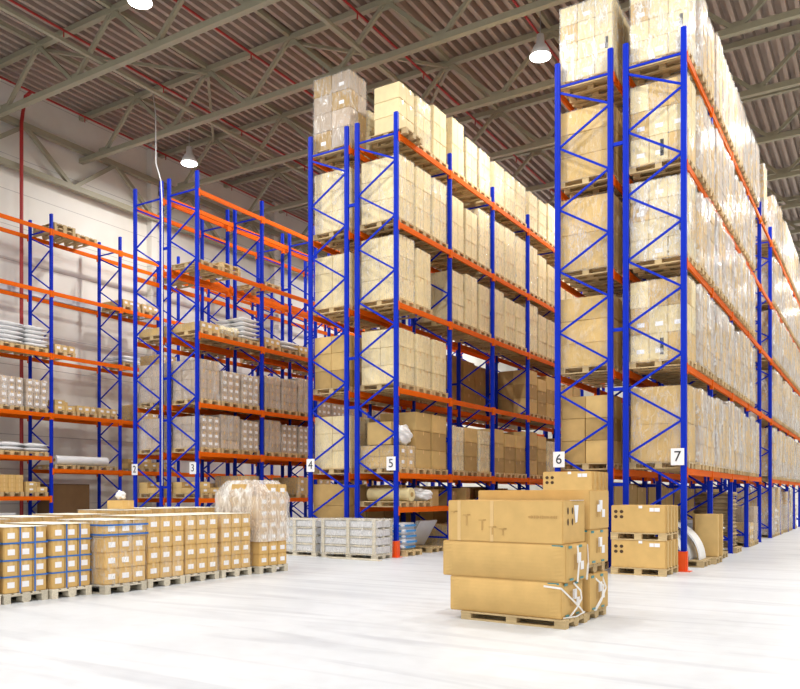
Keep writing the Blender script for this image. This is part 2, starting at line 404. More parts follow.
STD = [2.07, 4.17, 6.28, 8.26, 10.44]
LOW = [1.42, 2.78, 4.21, 6.25, 8.26, 10.42]
LEV = {7: STD, 6: STD, 5: STD, 4: STD, 3: LOW, 2: LOW, 1: [2.4, 4.25, 6.25, 8.35, 10.42]}
NB = {7: 9, 6: 9, 5: 6, 4: 6, 3: 6, 2: 6, 1: 8}
START = {1: -2}
racks = {}
def upright(r, y, t):
    f = link('upright_frame', bracing, t, (0, y, 0))
    link('post', post, f, (0, 0, 0)); link('post', post, f, (-RD, 0, 0))
for r in range(1, 8):
    s0 = START.get(r, 0)
    lab = {1: 'blue and orange pallet rack standing along the white left wall', 2: 'blue and orange pallet rack row with end sign two', 3: 'blue and orange pallet rack row with end sign three',
           4: 'tall blue pallet rack row with number sign four on its end post', 5: 'tall blue pallet rack row with number sign five on its end post', 6: 'tall blue pallet rack row with number sign six on its end post',
           7: 'tall blue pallet rack row with number sign seven on its end post'}[r]
    lab = lab.replace('white left wall', 'white side wall')
    t = racks[r] = thing('pallet_rack', lab, 'pallet rack', (FX[r], 0, 0), 0, 'pallet racking rows')
    for i in range(s0, NB[r] + 1): upright(r, Y0 + BAY * i, t)
    for i in range(s0, NB[r]):
        yc = Y0 + BAY * (i + .5)
        zs = list(LEV[r])
        if r == 1 and i < 0: zs = [1.47, 2.80] + zs[1:]
        if r in (5,) and i < 2: zs = [1.22] + zs
        if r == 7 and i == 4: zs = zs[1:]
        if r == 6 and i > 5: zs = zs[2:]
        for z in zs:
            for xx, rz in ((.0, 0), (-RD, PI)):
                if r in (6, 4, 2) and i > 2 and xx == 0.: continue
                link('beam', beamm, t, (xx + (.03 if rz == 0 else -.03), yc, z), rz)
    if r >= 2:
        xs = 0. if r in (3, 5, 7) else -RD
        dx = -.11 if r in (3, 5, 7) else .05
        pl = link('sign', plate, t, (xs + dx, Y0 - .065, 2.30)); link('numeral', digit_mesh(str(r)), pl, (0, -.009, 0)).rotation_euler = (PI / 2, 0, 0)
    if r in (7, 5, 3):
        link('post_guard', guard, t, (.06, Y0 - .03, 0)) ; link('post_guard', guard, t, (-RD, Y0 - .03, 0), 0)
    if r in (6, 4, 2):
        for i in range(0, NB[r] + 1, 1):
            for z in (1.75, 3.75, 5.0, 8.9): link('row_spacer', spacer, t, (GAP / 2, Y0 + BAY * i, z))

# ------------------------------------------------------------------ pallets, cartons, wrapped loads
def pallet_mesh(lx=1.2, ly=.8, mat='wood', h=.144):
    b = MB()
    for i in range(5): b.box((0, -ly / 2 + .05 + i * (ly - .1) / 4, h - .011), (lx, .1 + (.04 if i in (0, 2, 4) else 0) * .5, .022), mat)
    for x in (-lx / 2 + .07, 0, lx / 2 - .07):
        b.box((x, 0, h - .033), (.14, ly, .022), mat)
        for y in (-ly / 2 + .05, 0, ly / 2 - .05): b.box((x, y, .022 + (h - .066) / 2), (.14, .1 if y else .14, h - .066), mat)
    for y in (-ly / 2 + .05, 0, ly / 2 - .05): b.box((0, y, .011), (lx, .1, .022), mat)
    return b.mesh('pallet')
PAL = pallet_mesh(); PALW = pallet_mesh(mat='palewood')

def carton_mesh(sx, sy, sz, mat='tan', label='', tape=True, holes=False, bulge=0.):
    b = MB(); b.box((0, 0, sz / 2), (sx, sy, sz), mat)
    me0 = b.mesh('carton')
    bm = bmesh.new(); bm.from_mesh(me0)
    if bulge:
        bmesh.ops.subdivide_edges(bm, edges=bm.edges[:], cuts=9, use_grid_fill=True)
        for v in bm.verts:
            u, w, t = v.co.x / (sx / 2), v.co.y / (sy / 2), v.co.z / (sz / 2) - 1
            q = (1 - u * u) , (1 - w * w), (1 - t * t)
            if abs(w) > .99: v.co.y += math.copysign(bulge * max(0., q[0]) ** .3 * q[2], w)
            if abs(u) > .99: v.co.x += math.copysign(bulge * .3 * max(0., q[1]) ** .3 * max(0., q[2]) ** .3, u)
    bmesh.ops.bevel(bm, geom=[e for e in bm.edges if len(e.link_faces) == 2 and e.calc_face_angle(0) > 1.0], offset=min(.01, sz * .04), segments=2, affect='EDGES')
    bm.to_mesh(me0); bm.free()
    e = MB(); e.v = [tuple(v.co) for v in me0.vertices]; e.f = [tuple(p.vertices) for p in me0.polygons]; e.m = [0] * len(e.f); e.mats = [mat]
    g = .0025
    if tape:
        e.box((0, 0, sz + g / 2), (sx, .05, g), 'tape')
        for s in (-1, 1): e.box((s * (sx / 2 + g / 2), 0, sz - .05), (g, .05, .1), 'tape')
    if 'x' in label:
        w, h = min(.13, sy * .5), min(.085, sz * .36)
        e.box((sx / 2 + g, 0, sz * .5), (g, w, h), 'paper')
    if 'y' in label:
        w, h = min(.16, sx * .45), min(.09, sz * .36)
        e.box((.05 * sx, -sy / 2 - g, sz * .35), (w, g, h), 'paper')
    if 'k' in label:
        e.box((.18 * sx, -sy / 2 - g, sz * .5), (.07, g, sz * .62), 'ink')
    if holes:
        for i in (0, 1):
            for j in (0, 1): e.disc((-sx / 2 + .09 + .11 * i, -sy / 2 - g, sz - .12 - .10 * j), (.036, 0, 0), (0, 0, .032), 'dark')
    bpy.data.meshes.remove(me0)
    return e.mesh('carton')

def film_mesh(lx, ly, z0, z1, mat, seed, amp=.012, taper=0., zt=None, n=14, k=10, cap=True):
    """wrinkled film shell around a load; with taper the top part draws in"""
    R = random.Random(seed); b = MB(); mi = b.mi(mat)
    per = []
    for i in range(n): per.append((-.5 + i / n, -.5))
    for i in range(n): per.append((.5, -.5 + i / n))
    for i in range(n): per.append((.5 - i / n, .5))
    for i in range(n): per.append((-.5, .5 - i / n))
    ph = [R.uniform(0, 6.28) for _ in range(8)]
    P = len(per)
    for j in range(k + 1):
        z = z0 + (z1 - z0) * j / k
        s = 1.
        if taper and z > zt: s = 1 - taper * ((z - zt) / (z1 - zt)) ** 1.3
        for i, (u, v) in enumerate(per):
            a = amp * (math.sin(i * .9 + ph[0] + j * .35) * .5 + math.sin(i * 2.3 + ph[1] - j * .8) * .3 + R.uniform(-.6, .6)) + amp
            x, y = u * lx * s, v * ly * s
            nx, ny = (0, math.copysign(1, v)) if abs(v) == .5 and abs(u) < .5 else ((math.copysign(1, u), 0) if abs(u) == .5 and abs(v) < .5 else (math.copysign(.6, u), math.copysign(.6, v)))
            b.v.append((x + nx * a, y + ny * a, z + (R.uniform(-.01, .01) if 0 < j < k else 0)))
    for j in range(k):
        for i in range(P):
            i2 = (i + 1) % P; b.f.append((j * P + i, j * P + i2, (j + 1) * P + i2, (j + 1) * P + i)); b.m.append(mi)
    if cap:
        c = len(b.v); b.v.append((0, 0, z1 + .008))
        for i in range(P): b.f.append((k * P + i, k * P + (i + 1) % P, c)); b.m.append(mi)
    return b.mesh('stretch_wrap', True)

CM = {}
def cget(*a, **k):
    key = (a, tuple(sorted(k.items())))
    if key not in CM: CM[key] = carton_mesh(*a, **k)
    return CM[key]

def load_parts(nx, ny, nz, h, mat, wrap=None, label='', lx=1.16, ly=.78, seed=0, jitter=.006, hollow=True, taper=0., top=None, mats=None, pal=None, amp=.012):
    """list of (name, mesh, location, rz): a pallet, its cartons and its film. nx: along the depth, ny: along the aisle."""
    R = random.Random(seed); out = [('pallet', pal or PAL, (0, 0, 0), 0.)]
    sx, sy, sz = lx / nx - .006, ly / ny - .006, h / nz - .002
    z0 = .146
    for k in range(nz):
        last = k == nz - 1
        for i in range(nx):
            for j in range(ny):
                if hollow and 0 < i < nx - 1 and 0 < j < ny - 1 and not last: continue
                if last and top is not None and R.random() > top: continue
                lb = label
                if 'k' in lb and R.random() < .86: lb = lb.replace('k', '')
                if 'y' in lb and R.random() < .5: lb = lb.replace('y', '')
                m = mat if not mats else R.choice(mats)
                me = cget(round(sx, 3), round(sy, 3), round(sz, 3), m, label=lb)
                out.append(('carton', me, (-lx / 2 + (i + .5) * lx / nx + R.uniform(-jitter, jitter), -ly / 2 + (j + .5) * ly / ny + R.uniform(-jitter, jitter) * .5, z0 + k * h / nz), R.uniform(-.008, .008)))
    if wrap: out.append(('stretch_wrap', film_mesh(lx + .015, ly + .015, .10, z0 + h + .006, wrap, seed, amp=amp, taper=taper, zt=z0 + h * .72), (0, 0, 0), 0.))
    return out
def place(parts, name, label, cat, loc, rz=0., group=None):
    t = thing(name, label, cat, loc, rz, group)
    for n, me, l, a in parts: link(n, me, t, l, a)
    return t

T = {}
for v, h in enumerate((1.58, 1.46, 1.62, 1.36, 1.22)):
    T['pale', v] = load_parts(2, 2, 3 if v != 1 else 2, h, 'pale', 'film' if v % 2 == 0 else 'filmlight', 'y' if v == 2 else '', seed=20 + v, lx=1.14, ly=.72, mats=['pale'])
for v, h in enumerate((1.62, 1.50, 1.66, 1.56)):
    T['heavy', v] = load_parts(3, 2, 4, h, 'tan', 'filmheavy', 'yk', seed=40 + v, lx=1.2, ly=.775, mats=['tan', 'grey', 'grey'], amp=.011)
for v, h in enumerate((1.62, 1.5, 1.66)):
    T['far', v] = load_parts(1, 2, 3, h, 'tan', 'filmheavy', '', seed=60 + v, lx=1.2, ly=.775, mats=['tan', 'grey', 'brown'], amp=.011)
for v, h in enumerate((1.15, .92, 1.02)):
    T['grey', v] = load_parts(3, 3, 4, h, 'grey', 'film', 'x' if v == 1 else '', seed=80 + v)
for v, h in enumerate((1.15, .92)):
    T['greyhid', v] = load_parts(2, 2, 3, h, 'grey', 'film', 'x', seed=90 + v)
for v in range(3):
    T['big', v] = load_parts(2, 1, 3, 1.45 - .1 * v, 'brown', None, '', seed=100 + v, mats=['brown', 'tan'], lx=1.1, ly=.8)
for v in range(3):
    T['tall', v] = load_parts(1, 1, 3, 1.66 - .05 * v, 'brown', None, '', seed=105 + v, lx=1.15, ly=.82)
T['squat', 0] = load_parts(2, 2, 2, .55, 'tan', 'film', 'x', seed=110)
T['flat', 0] = load_parts(3, 3, 1, .22, 'tan', 'filmlight', 'x', seed=111)
T['flat', 1] = load_parts(3, 2, 2, .34, 'tan', None, 'x', seed=112, top=.6)
T['small', 0] = load_parts(3, 3, 4, .55, 'golden', None, '', seed=113)
T['end', 0] = load_parts(3, 2, 4, 1.62, 'pale', 'filmheavy', 'yk', seed=120, mats=['tan', 'pale', 'pale'])
T['end', 1] = load_parts(3, 2, 3, 1.66, 'pale', 'film', 'yk', seed=121, mats=['tan', 'pale'])
T['bigwrap', 0] = load_parts(1, 1, 2, 1.55, 'tan', 'film', '', seed=122)
T['bigwrap', 1] = load_parts(1, 1, 3, 1.5, 'tan', 'filmlight', '', seed=123)
T['silver', 0] = load_parts(2, 2, 4, 1.9, 'brown', 'film', 'y', seed=124, mats=['brown', 'grey'])

def blob_load(seed, h, mat, filmk, n=9):
    """low load of soft bags under film"""
    R = random.Random(seed); out = [('pallet', PAL, (0, 0, 0), 0.)]
    for i in range(n):
        a = (i % 3 - 1) * .36; c = ((i // 3) % 3 - 1) * .25
        b = MB(); L, W, H_ = .42, .30, h * R.uniform(.8, 1.05)
        # pillow shape
        g = 6; idx = {}
        for sgn in (0, 1):
            for p in range(g + 1):
                for q in range(g + 1):
                    u, w = p / g * 2 - 1, q / g * 2 - 1
                    e = max(0, (1 - u ** 4) * (1 - w ** 4)) ** .5
                    z = H_ / 2 + (H_ / 2 * e if sgn else -H_ / 2 * min(1, e * 1.6)) + R.uniform(-.012, .012) * e
                    idx[sgn, p, q] = len(b.v); b.v.append((u * L / 2, w * W / 2, max(0., z)))
        k = b.mi(mat)
        for sgn in (0, 1):
            for p in range(g):
                for q in range(g):
                    f = [idx[sgn, p, q], idx[sgn, p + 1, q], idx[sgn, p + 1, q + 1], idx[sgn, p, q + 1]]
                    b.f.append(tuple(f if sgn else f[::-1])); b.m.append(k)
        out.append(('bag', b.mesh('bag', True), (a + R.uniform(-.02, .02), c + R.uniform(-.02, .02), .146), R.uniform(-.1, .1)))
    out.append(('stretch_wrap', film_mesh(1.16, .76, .12, .146 + h * 1.02, filmk, seed, amp=.016, taper=.12, zt=.146 + h * .4), (0, 0, 0), 0.))
    return out
def sack_load(seed, layers, hh, mat):
    R = random.Random(seed); out = [('pallet', PAL, (0, 0, 0), 0.)]
    b = MB(); b.box((0, 0, hh / 2), (.60, .78, hh), mat); me = b.mesh('bag')
    bm = bmesh.new(); bm.from_mesh(me); bmesh.ops.subdivide_edges(bm, edges=bm.edges[:], cuts=3, use_grid_fill=True)
    for v in bm.verts:
        u, w = v.co.x / .30, v.co.y / .39
        e = (1 - .75 * max(abs(u), abs(w)) ** 4) + .06 * math.sin(7 * u + 5 * w + seed); v.co.z = hh / 2 + (v.co.z - hh / 2) * e
    bm.to_mesh(me); bm.free(); me.polygons.foreach_set('use_smooth', [True] * len(me.polygons))
    for k in range(layers):
        for sg in (-1, 1): out.append(('bag', me, (sg * .295 + R.uniform(-.02, .02), R.uniform(-.015, .015), .145 + k * hh * .93), R.uniform(-.03, .03)))
    return out
T['bags', 0] = sack_load(5, 2, .15, 'bag')
T['bags', 1] = sack_load(6, 5, .15, 'bag')
T['bags', 2] = blob_load(7, .28, 'roll', 'filmheavy')

LVN = {5: ['bottom', 'second', 'third', 'fourth', 'top'], 6: ['bottom', 'second', 'third', 'fourth', 'fifth', 'top']}
def desc(key):
    return {'pale': 'pale wrapped cartons', 'heavy': 'milky wrapped cartons', 'far': 'film-wrapped cartons', 'grey': 'greyish wrapped small cartons', 'greyhid': 'greyish wrapped cartons', 'big': 'big brown cartons', 'squat': 'low wrapped cartons',
            'flat': 'single-layer cartons', 'small': 'small golden cartons', 'end': 'wrapped tan cartons', 'bigwrap': 'large film-wrapped cartons', 'silver': 'tall dusky wrapped cartons', 'bags': 'flat white sacks', 'shallow': 'shallow pale cartons', 'tall': 'tall brown cartons'}[key]
NAMES = {'bags': 'bag_pallet_load', **{k: 'wrapped_pallet_load' for k in ('pale', 'heavy', 'far', 'grey', 'greyhid', 'end', 'bigwrap', 'silver')}}
def slot(r, lev, bay, i, key, v, dx=0., rz=None, zlist=None, lname=None, dy=0.):
    """one load in a rack: row r, beam level index, bay, place in the bay 0..2"""
    zs = zlist or LEV[r]
    z = zs[lev] + .003
    y = Y0 + BAY * bay + .05 + .475 + .875 * i + dy
    x = FX[r] - RD / 2 + dx
    n = ORD[(bay - START.get(r, 0)) * 3 + i]
    ln = lname or LVN[len(zs)][lev]
    end = 'near end'; ln = ln.replace('low second', 'lower')
    lab = f'{desc(key)} on {ln} beam level of {rowname(r)[4 * (r == 1):]}, {n} pallet from {end}'
    p = T[key, v]
    return place(p, NAMES.get(key, 'carton_pallet_load'), lab, 'pallet load', (x, y, z), rnd.uniform(-.012, .012) if rz is None else rz, f'pallet loads in {rowname(r)}')

# row seven: full on the aisle side
for lev in range(5):
    for bay in range(9):
        for i in range(3):
            if bay == 4 and (lev < 4 or i): continue
            if bay == 3 and i > (1 if lev in (0, 4) else 0): continue
            if bay <= 3: key, v = 'heavy', rnd.randrange(4)
            else: key, v = 'far', rnd.randrange(3)
            if bay == 0 and i == 0: key, v = (('bigwrap', 0) if lev == 0 else ('end', rnd.randrange(2)))
            slot(7, lev, bay, i, key, v, dx=.10 if bay or i else .05)
# row six: near bay
for lev in range(5):
    for i in range(3):
        key, v = ('pale', (0, 2)[i % 2]) if lev != 0 else ('big', i)
        if i == 0: key, v = [('big', 0), ('bigwrap', 1), ('bigwrap', 0), ('bigwrap', 1), ('end', 0)][lev]
        slot(6, lev, 0, i, key, v)
for lev in range(4):
    for bay in (3, 4):
        for i in range(3): slot(6, lev, bay, i, 'big', rnd.randrange(3))  # mostly hidden loads, added to darken the view through row seven's gap
# row five
T['shallow', 0] = load_parts(1, 2, 3, 1.2, 'pale', None, '', seed=150, lx=.75, ly=.74)
for bay in range(5):
    for i in range(3):
        if bay == 0 and i == 0: slot(5, 4, bay, i, 'shallow', 0, dx=.2)
        else: slot(5, 4, bay, i, 'pale', (4, 3, 4, 3, 1)[rnd.randrange(5)])
        slot(5, 3, bay, i, 'pale', (0, 1, 2, 3)[rnd.randrange(4)] if bay else 0)
        if not (bay == 0 and i == 2): slot(5, 2, bay, i, 'pale', (0, 1, 3)[rnd.randrange(3)] if bay else (0, 1)[i])
        if bay == 0: slot(5, 1, bay, i, 'pale', 3)
        if bay > 2: slot(5, 1, bay, i, 'big', rnd.randrange(3))
for bay, i, key, v in ((0, 0, 'squat', 0), (0, 1, 'big', 0), (0, 2, 'big', 0), (1, 0, 'pale', 4), (1, 1, 'big', 2), (1, 2, 'pale', 4), (2, 0, 'big', 1), (2, 1, 'big', 2), (2, 2, 'big', 2), (3, 0, 'big', 0), (3, 1, 'big', 1), (3, 2, 'pale', 4), (4, 0, 'big', 1), (4, 1, 'big', 0)): slot(5, 0, bay, i, key, v)
# row four: near bay and the loads seen through row five's empty bays
for lev in range(5):
    for bay in range(5):
        for i in range(3):
            if bay and lev not in (0, 1): continue
            if bay > 2 and lev == 0: continue
            key, v = ('pale', (0, 1, 3)[rnd.randrange(3)]) if lev > 1 else (('big', 1) if lev else ('pale', 3))
            if lev == 4: key, v = ('silver', 0) if i == 0 else ('pale', 4)
            if bay: key, v = ('tall', rnd.randrange(3)) if lev else ('big', rnd.randrange(3))
            slot(4, lev, bay, i, key, v)
# row three
for bay in range(6):
    for i in range(3):
        slot(3, 2, bay, i, 'grey', (0, 1, 1, 2, 2)[(bay * 3 + i) % 5])
        if bay > 3: continue
        slot(3, 1, bay, i, 'grey', (1, 2, 1)[(bay + i) % 3])
        slot(3, 3, bay, i, *((('flat', 0), ('bags', 2), ('bags', 1), ('flat', 0), ('bags', 0))[(bay * 3 + i) % 5]))
        if bay < 4 and (bay * 3 + i) % 3 != 1: slot(3, 0, bay, i, *((('flat', 1), ('flat', 1), ('squat', 0), ('squat', 0))[(bay + i) % 4]))
# row two
for bay in range(3):
    for i in range(3):
        if i != 1: slot(2, 2, bay, i, 'greyhid', (0, 1)[i % 2])
        slot(2, 1, bay, i, 'greyhid', 1)
        if i != 1: slot(2, 3, bay, i, 'flat', 0)
        if i != 2: slot(2, 0, bay, i, 'flat', 1)
# wall rack
ZL = [1.47, 2.80]
slot(1, 2, -1, 1, 'bags', 1); slot(1, 2, -1, 2, 'bags', 1)
slot(1, 1, -1, 1, 'grey', 1); slot(1, 1, -1, 2, 'grey', 1)
slot(1, 1, -1, 1, 'bags', 0, zlist=ZL, lname='low second'); slot(1, 1, -1, 2, 'bags', 0, zlist=ZL, lname='low second')
slot(1, 0, -1, 1, 'small', 0, zlist=ZL, lname='lowest'); slot(1, 0, -1, 2, 'flat', 1, zlist=ZL, lname='lowest')
for i in range(3):
    slot(1, 1, 0, i, 'flat', 0 if i else 1)
slot(1, 2, 0, 0, 'flat', 0); slot(1, 1, 1, 1, 'squat', 0); slot(1, 3, 1, 0, 'flat', 0); slot(1, 3, 1, 1, 'flat', 0); slot(1, 2, 1, 0, 'bags', 0); slot(1, 2, 1, 2, 'squat', 0)
slot(1, 1, 2, 0, 'squat', 0); slot(1, 1, 2, 2, 'squat', 0); slot(1, 2, 2, 1, 'bags', 0); slot(1, 0, 1, 1, 'flat', 1); slot(1, 0, 1, 2, 'flat', 0)

# ------------------------------------------------------------------ empty pallets lying in the racks
def pallet(loc, label, rz=0., me=PAL, group='empty pallets'):
    return tag(link('wooden_pallet', me, None, loc, rz), label, 'pallet', group)
def sloty(bay, i): return Y0 + BAY * bay + .05 + .475 + .875 * i
for r, lev, bay, i, n in ((1, 4, 0, 0, 2), (1, 4, 0, 1, 1), (3, 4, 0, 0, 1), (3, 4, 0, 1, 2), (3, 4, 1, 0, 1), (2, 4, 0, 1, 1)):
    for k in range(n):
        pallet((FX[r] - RD / 2, sloty(bay, i), LEV[r][lev] + .003 + k * .1455), f'empty wooden pallet {("lying", "topmost")[k]} on {LVN[len(LEV[r])][lev]} beams of {rowname(r)}, {ORD[(bay - START.get(r, 0)) * 3 + i]} place along', rnd.uniform(-.02, .02))

# ------------------------------------------------------------------ carpet / foil rolls
def roll(name, label, loc, rz, L, r, mat, endmat):
    t = thing(name, label, 'roll', loc, rz)
    b = MB(); b.tube([(-L / 2, 0, r), (L / 2, 0, r)], r, mat, 20); link('sheet', b.mesh('sheet', False), t)
    b = MB(); b.tube([(-L / 2 - .02, 0, r), (L / 2 + .02, 0, r)], r * .35, endmat, 12); link('core', b.mesh('core'), t)
    return t
# long white rolls on the wall rack, in the bay right of the post, on two pallets
zw = LEV[1][0] + .003
for i in range(3): pallet((FX[1] - RD / 2, sloty(0, i), zw), f'wooden pallet under the long white rolls on the wall rack, {ORD[i]} along', 0)
roll('foil_roll', 'long thick white roll lying on pallets in the wall rack', (FX[1] - .25, Y0 + 1.35, zw + .146), PI / 2, 2.1, .16, 'white', 'brown')
roll('foil_roll', 'long white roll lying behind a thicker white roll in the wall rack', (FX[1] - .62, Y0 + 1.45, zw + .146), PI / 2, 2.0, .15, 'white', 'brown')
# yellowed roll at row five's low beam level, near bay
zr = 1.223
for i in (0, 1): pallet((FX[5] - RD / 2, sloty(0, i), zr), f'wooden pallet under the yellowish roll on the low level of row five, {ORD[i]} along', 0)
roll('foil_roll', 'thick yellowish roll lying across pallets low down in row five', (FX[5] - .55, Y0 + .62, zr + .146), 0., 1.25, .17, 'roll', 'brown')
def crumple(name, label, loc, size, mat, seed, cat='film'):
    bm = bmesh.new(); bmesh.ops.create_icosphere(bm, subdivisions=4, radius=1); R = random.Random(seed)
    ph = [R.uniform(0, 6) for _ in range(6)]
    for v in bm.verts:
        c = v.co.copy(); k = 1 + .12 * math.sin(5 * c.x + ph[0]) * math.sin(4 * c.y + ph[1]) + .09 * math.sin(9 * c.z + 6 * c.y + ph[2]) + .06 * math.sin(13 * c.x - 8 * c.z + ph[3]) + R.uniform(-.02, .02); v.co = Vector((v.co.x * size[0] * k, v.co.y * size[1] * k, max(-.92 * size[2], v.co.z * size[2] * k)))
    zmin = min(v.co.z for v in bm.verts)
    for v in bm.verts: v.co.z -= zmin
    for f in bm.faces: f.smooth = True
    me = bpy.data.meshes.new(name); bm.to_mesh(me); bm.free(); me.materials.append(M[mat])
    return tag(link(name, me, None, loc), label, cat)
crumple('crumpled_film', 'white crumpled film bundle beside the yellowish roll in row five', (FX[5] - .2, Y0 + 1.5, zr + .147), (.30, .36, .17), 'white', 3)
tag(link('carton', cget(.70, .66, .58, 'tan'), None, (FX[5] - .64, sloty(0, 0), STD[0] + .003 + .716), .03), 'tan carton on top of low wrapped cartons behind the white film bundle, row five', 'box')
crumple('crumpled_film', 'white film bundle slumped over the low cartons in row five', (FX[5] - .14, sloty(0, 0) + .03, STD[0] + .003 + .720), (.12, .36, .26), 'white', 4)
for k, (yy, hh) in enumerate(((Y0 + 1.0, .42), (Y0 + 2.3, .45), (Y0 + 3.4, .4), (Y0 + 4.3, .5))):
    t = tag(link('carton', cget(.5, .48, hh, 'tan' if k % 2 else 'brown'), None, (FX[5] - .8 if k == 0 else FX[5] - .45, yy + (.16 if k == 0 else 0), zr + (.147 if k == 0 else 0)), .1 * (k - 1)), ['tan carton behind the crumpled film low in row five', 'brown carton on the low beams of row five past the film bundle', 'brown-taped carton low in the second bay of row five', 'tallest carton low in the second bay of row five'][k], 'box')

# ------------------------------------------------------------------ ground level of the racks
def stack_bags(name, label, loc, n, lx, ly, h, mats, group=None, stripe=False):
    t = thing(name, label, 'sacks', loc, 0, group); link('pallet', PAL, t)
    R = random.Random(int(loc[1] * 10))
    for k in range(n):
        b = MB(); b.box((0, 0, h / 2), (lx, ly, h), mats[k % len(mats)])
        bm = bmesh.new(); me = b.mesh('bag'); bm.from_mesh(me); bmesh.ops.bevel(bm, geom=bm.edges[:], offset=h * .42, segments=3, affect='EDGES'); bm.to_mesh(me); bm.free()
        me.polygons.foreach_set('use_smooth', [True] * len(me.polygons))
        g = link('bag', me, t, (R.uniform(-.03, .03), R.uniform(-.03, .03), .145 + k * h * .97), R.uniform(-.05, .05))
        if stripe:
            p = MB(); p.box((0, 0, h * .5), (lx + .004, ly * .8, h * .36), 'bluebag'); p.box((0, 0, h * .5), (lx * .8, ly + .004, h * .36), 'bluebag'); link('print', p.mesh('print'), g)
    return t
stack_bags('bag_stack', 'low stack of blue and white bags on a pallet at the foot of row five', (FX[5] - .45, Y0 + .62, 0), 5, 1.0, .66, .14, ['bag'], None, True)
def panel_stack(label, loc, rz, n=3):
    t = thing('plastic_panel_bundle', label, 'panels', loc, rz)
    for k in range(n):
        b = MB(); mx = Matrix.Rotation(.55, 3, 'Y'); b.box((0, 0, 0), (.03, .95, .8), 'panelwhite', mx)
        mn = min(v[2] for v in b.v); b.v = [(x, y, z - mn) for x, y, z in b.v]
        link('panel', b.mesh('panel', bevel=.006), t, (.10 - .05 * k, 0, .146))
    link('pallet', PAL, t)
panel_stack('white plastic panels leaning on a pallet at the foot of row five', (FX[5] - .55, Y0 + 2.05, 0), .0)
for k, (yy, key, v, lab) in enumerate(((sloty(1, 0) - Y0, 'big', 2, 'brown cartons on the floor pallet in the second bay of row five'), (sloty(1, 2) - Y0, 'pale', 4, 'pale cartons on the floor pallet at the end of row five second bay'), (sloty(2, 0) - Y0, 'big', 1, 'brown cartons on the floor pallet in the third bay of row five'))):
    place([p for p in T['squat', 0]] if k == 0 else T['squat', 0], 'carton_pallet_load', lab, 'pallet load', (FX[5] - .6, Y0 + yy, 0), 0)

# curved white panels at the foot of row seven
def curved(label, loc, R_, w, mat, a0, a1, rz=0.):
    b = MB(); n = 20; th = .035; k = b.mi(mat)
    for i in range(n + 1):
        a = a0 + (a1 - a0) * i / n
        for r in (R_, R_ - th):
            for y in (-w / 2, w / 2): b.v.append((r * math.cos(a), y, r * math.sin(a)))
    for i in range(n):
        q, w_ = i * 4, (i + 1) * 4
        for f in [(q, q + 1, w_ + 1, w_), (q + 2, w_ + 2, w_ + 3, q + 3), (q, w_, w_ + 2, q + 2), (q + 1, q + 3, w_ + 3, w_ + 1)]: b.f.append(f); b.m.append(k)
    b.f += [(0, 2, 3, 1), (n * 4, n * 4 + 1, n * 4 + 3, n * 4 + 2)]; b.m += [k, k]
    mn = min(v[2] for v in b.v); b.v = [(x, y, z - mn) for x, y, z in b.v]
    return tag(link('curved_panel', b.mesh('curved_panel', False), None, loc, rz), label, 'panel')
pallet((FX[7] - .40, Y0 + 1.35, 0), 'wooden pallet under the curved white panels in row seven', 0)
curved('tall curved white plastic panel arching behind the holed boxes in row seven', (FX[7] - 1.02, Y0 + .52, .146), .92, .4, 'white', 0.02, 1.9)
curved('wide curved pale plastic panel standing at the foot of row seven', (FX[7] - .74, Y0 + 1.45, .146), .84, .6, 'white', 0.02, 1.7)
curved('inner curved pale plastic panel leaning under the wider one in row seven', (FX[7] - .74, Y0 + 1.38, .146), .66, .7, 'panelwhite', .02, 1.6)
pallet((FX[7] - .32, Y0 + 2.31, 0), 'wooden pallet under the upright cartons at the foot of row seven', 0)
for k in range(3):
    tag(link('carton', cget(.5, .14, .95, 'tan', tape=False), None, (FX[7] + (.02, -.06, .05)[k], Y0 + 2.30 + .175 * k, .146), 0.), f'slim upright tan carton at the foot of row seven, {ORD[k]} from the curved panels', 'box', 'upright slim cartons')
stack_bags('bag_stack', 'bulging pale bags on a pallet at the foot of row seven', (FX[7] - .45, Y0 + 3.9, 0), 6, 1.05, .78, .13, ['bag', 'panelwhite'])
stack_bags('bag_stack', 'tall stack of brown paper sacks on a pallet in row seven', (FX[7] - .45, Y0 + 6.1, 0), 15, 1.0, .75, .1, ['sack'])
place(T['squat', 0], 'carton_pallet_load', 'low wrapped cartons on the floor before the gap in row seven', 'pallet load', (FX[7] - .5, sloty(3, 0), 0), 0)
place(T['grey', 2], 'carton_pallet_load', 'grey wrapped cartons on the floor beside the gap in row seven', 'pallet load', (FX[7] - .5, sloty(3, 1), 0), 0)
for k, y in enumerate([sloty(5 + q // 3, q % 3) - Y0 for q in (0, 1, 2, 3, 5, 6, 7, 9)]):
    place(T['far', k % 3] if k % 2 == 0 else T['grey', k % 3], 'carton_pallet_load', f'wrapped cartons on the floor beyond the gap of row seven, {ORD[k]} past it', 'pallet load', (FX[7] - .55, Y0 + y, 0), 0, 'floor loads beyond the gap')
for k, y in enumerate([sloty(q // 3, q % 3) - Y0 for q in range(15)]):
    place(T['tall', k % 3], 'carton_pallet_load', f'brown cartons on the shaded floor under row six, {ORD[k]} from near end', 'pallet load', (FX[6] - .5, Y0 + y, 0), 0, 'floor loads under row six')
for k in range(3, 15):
    if k < 7: continue
    place(T['big', (k * 2) % 3], 'carton_pallet_load', f'brown cartons on the shaded floor under row five, {ORD[k]} from near end', 'pallet load', (FX[5] - .6, sloty(k // 3, k % 3), 0), 0, 'floor loads under row five')
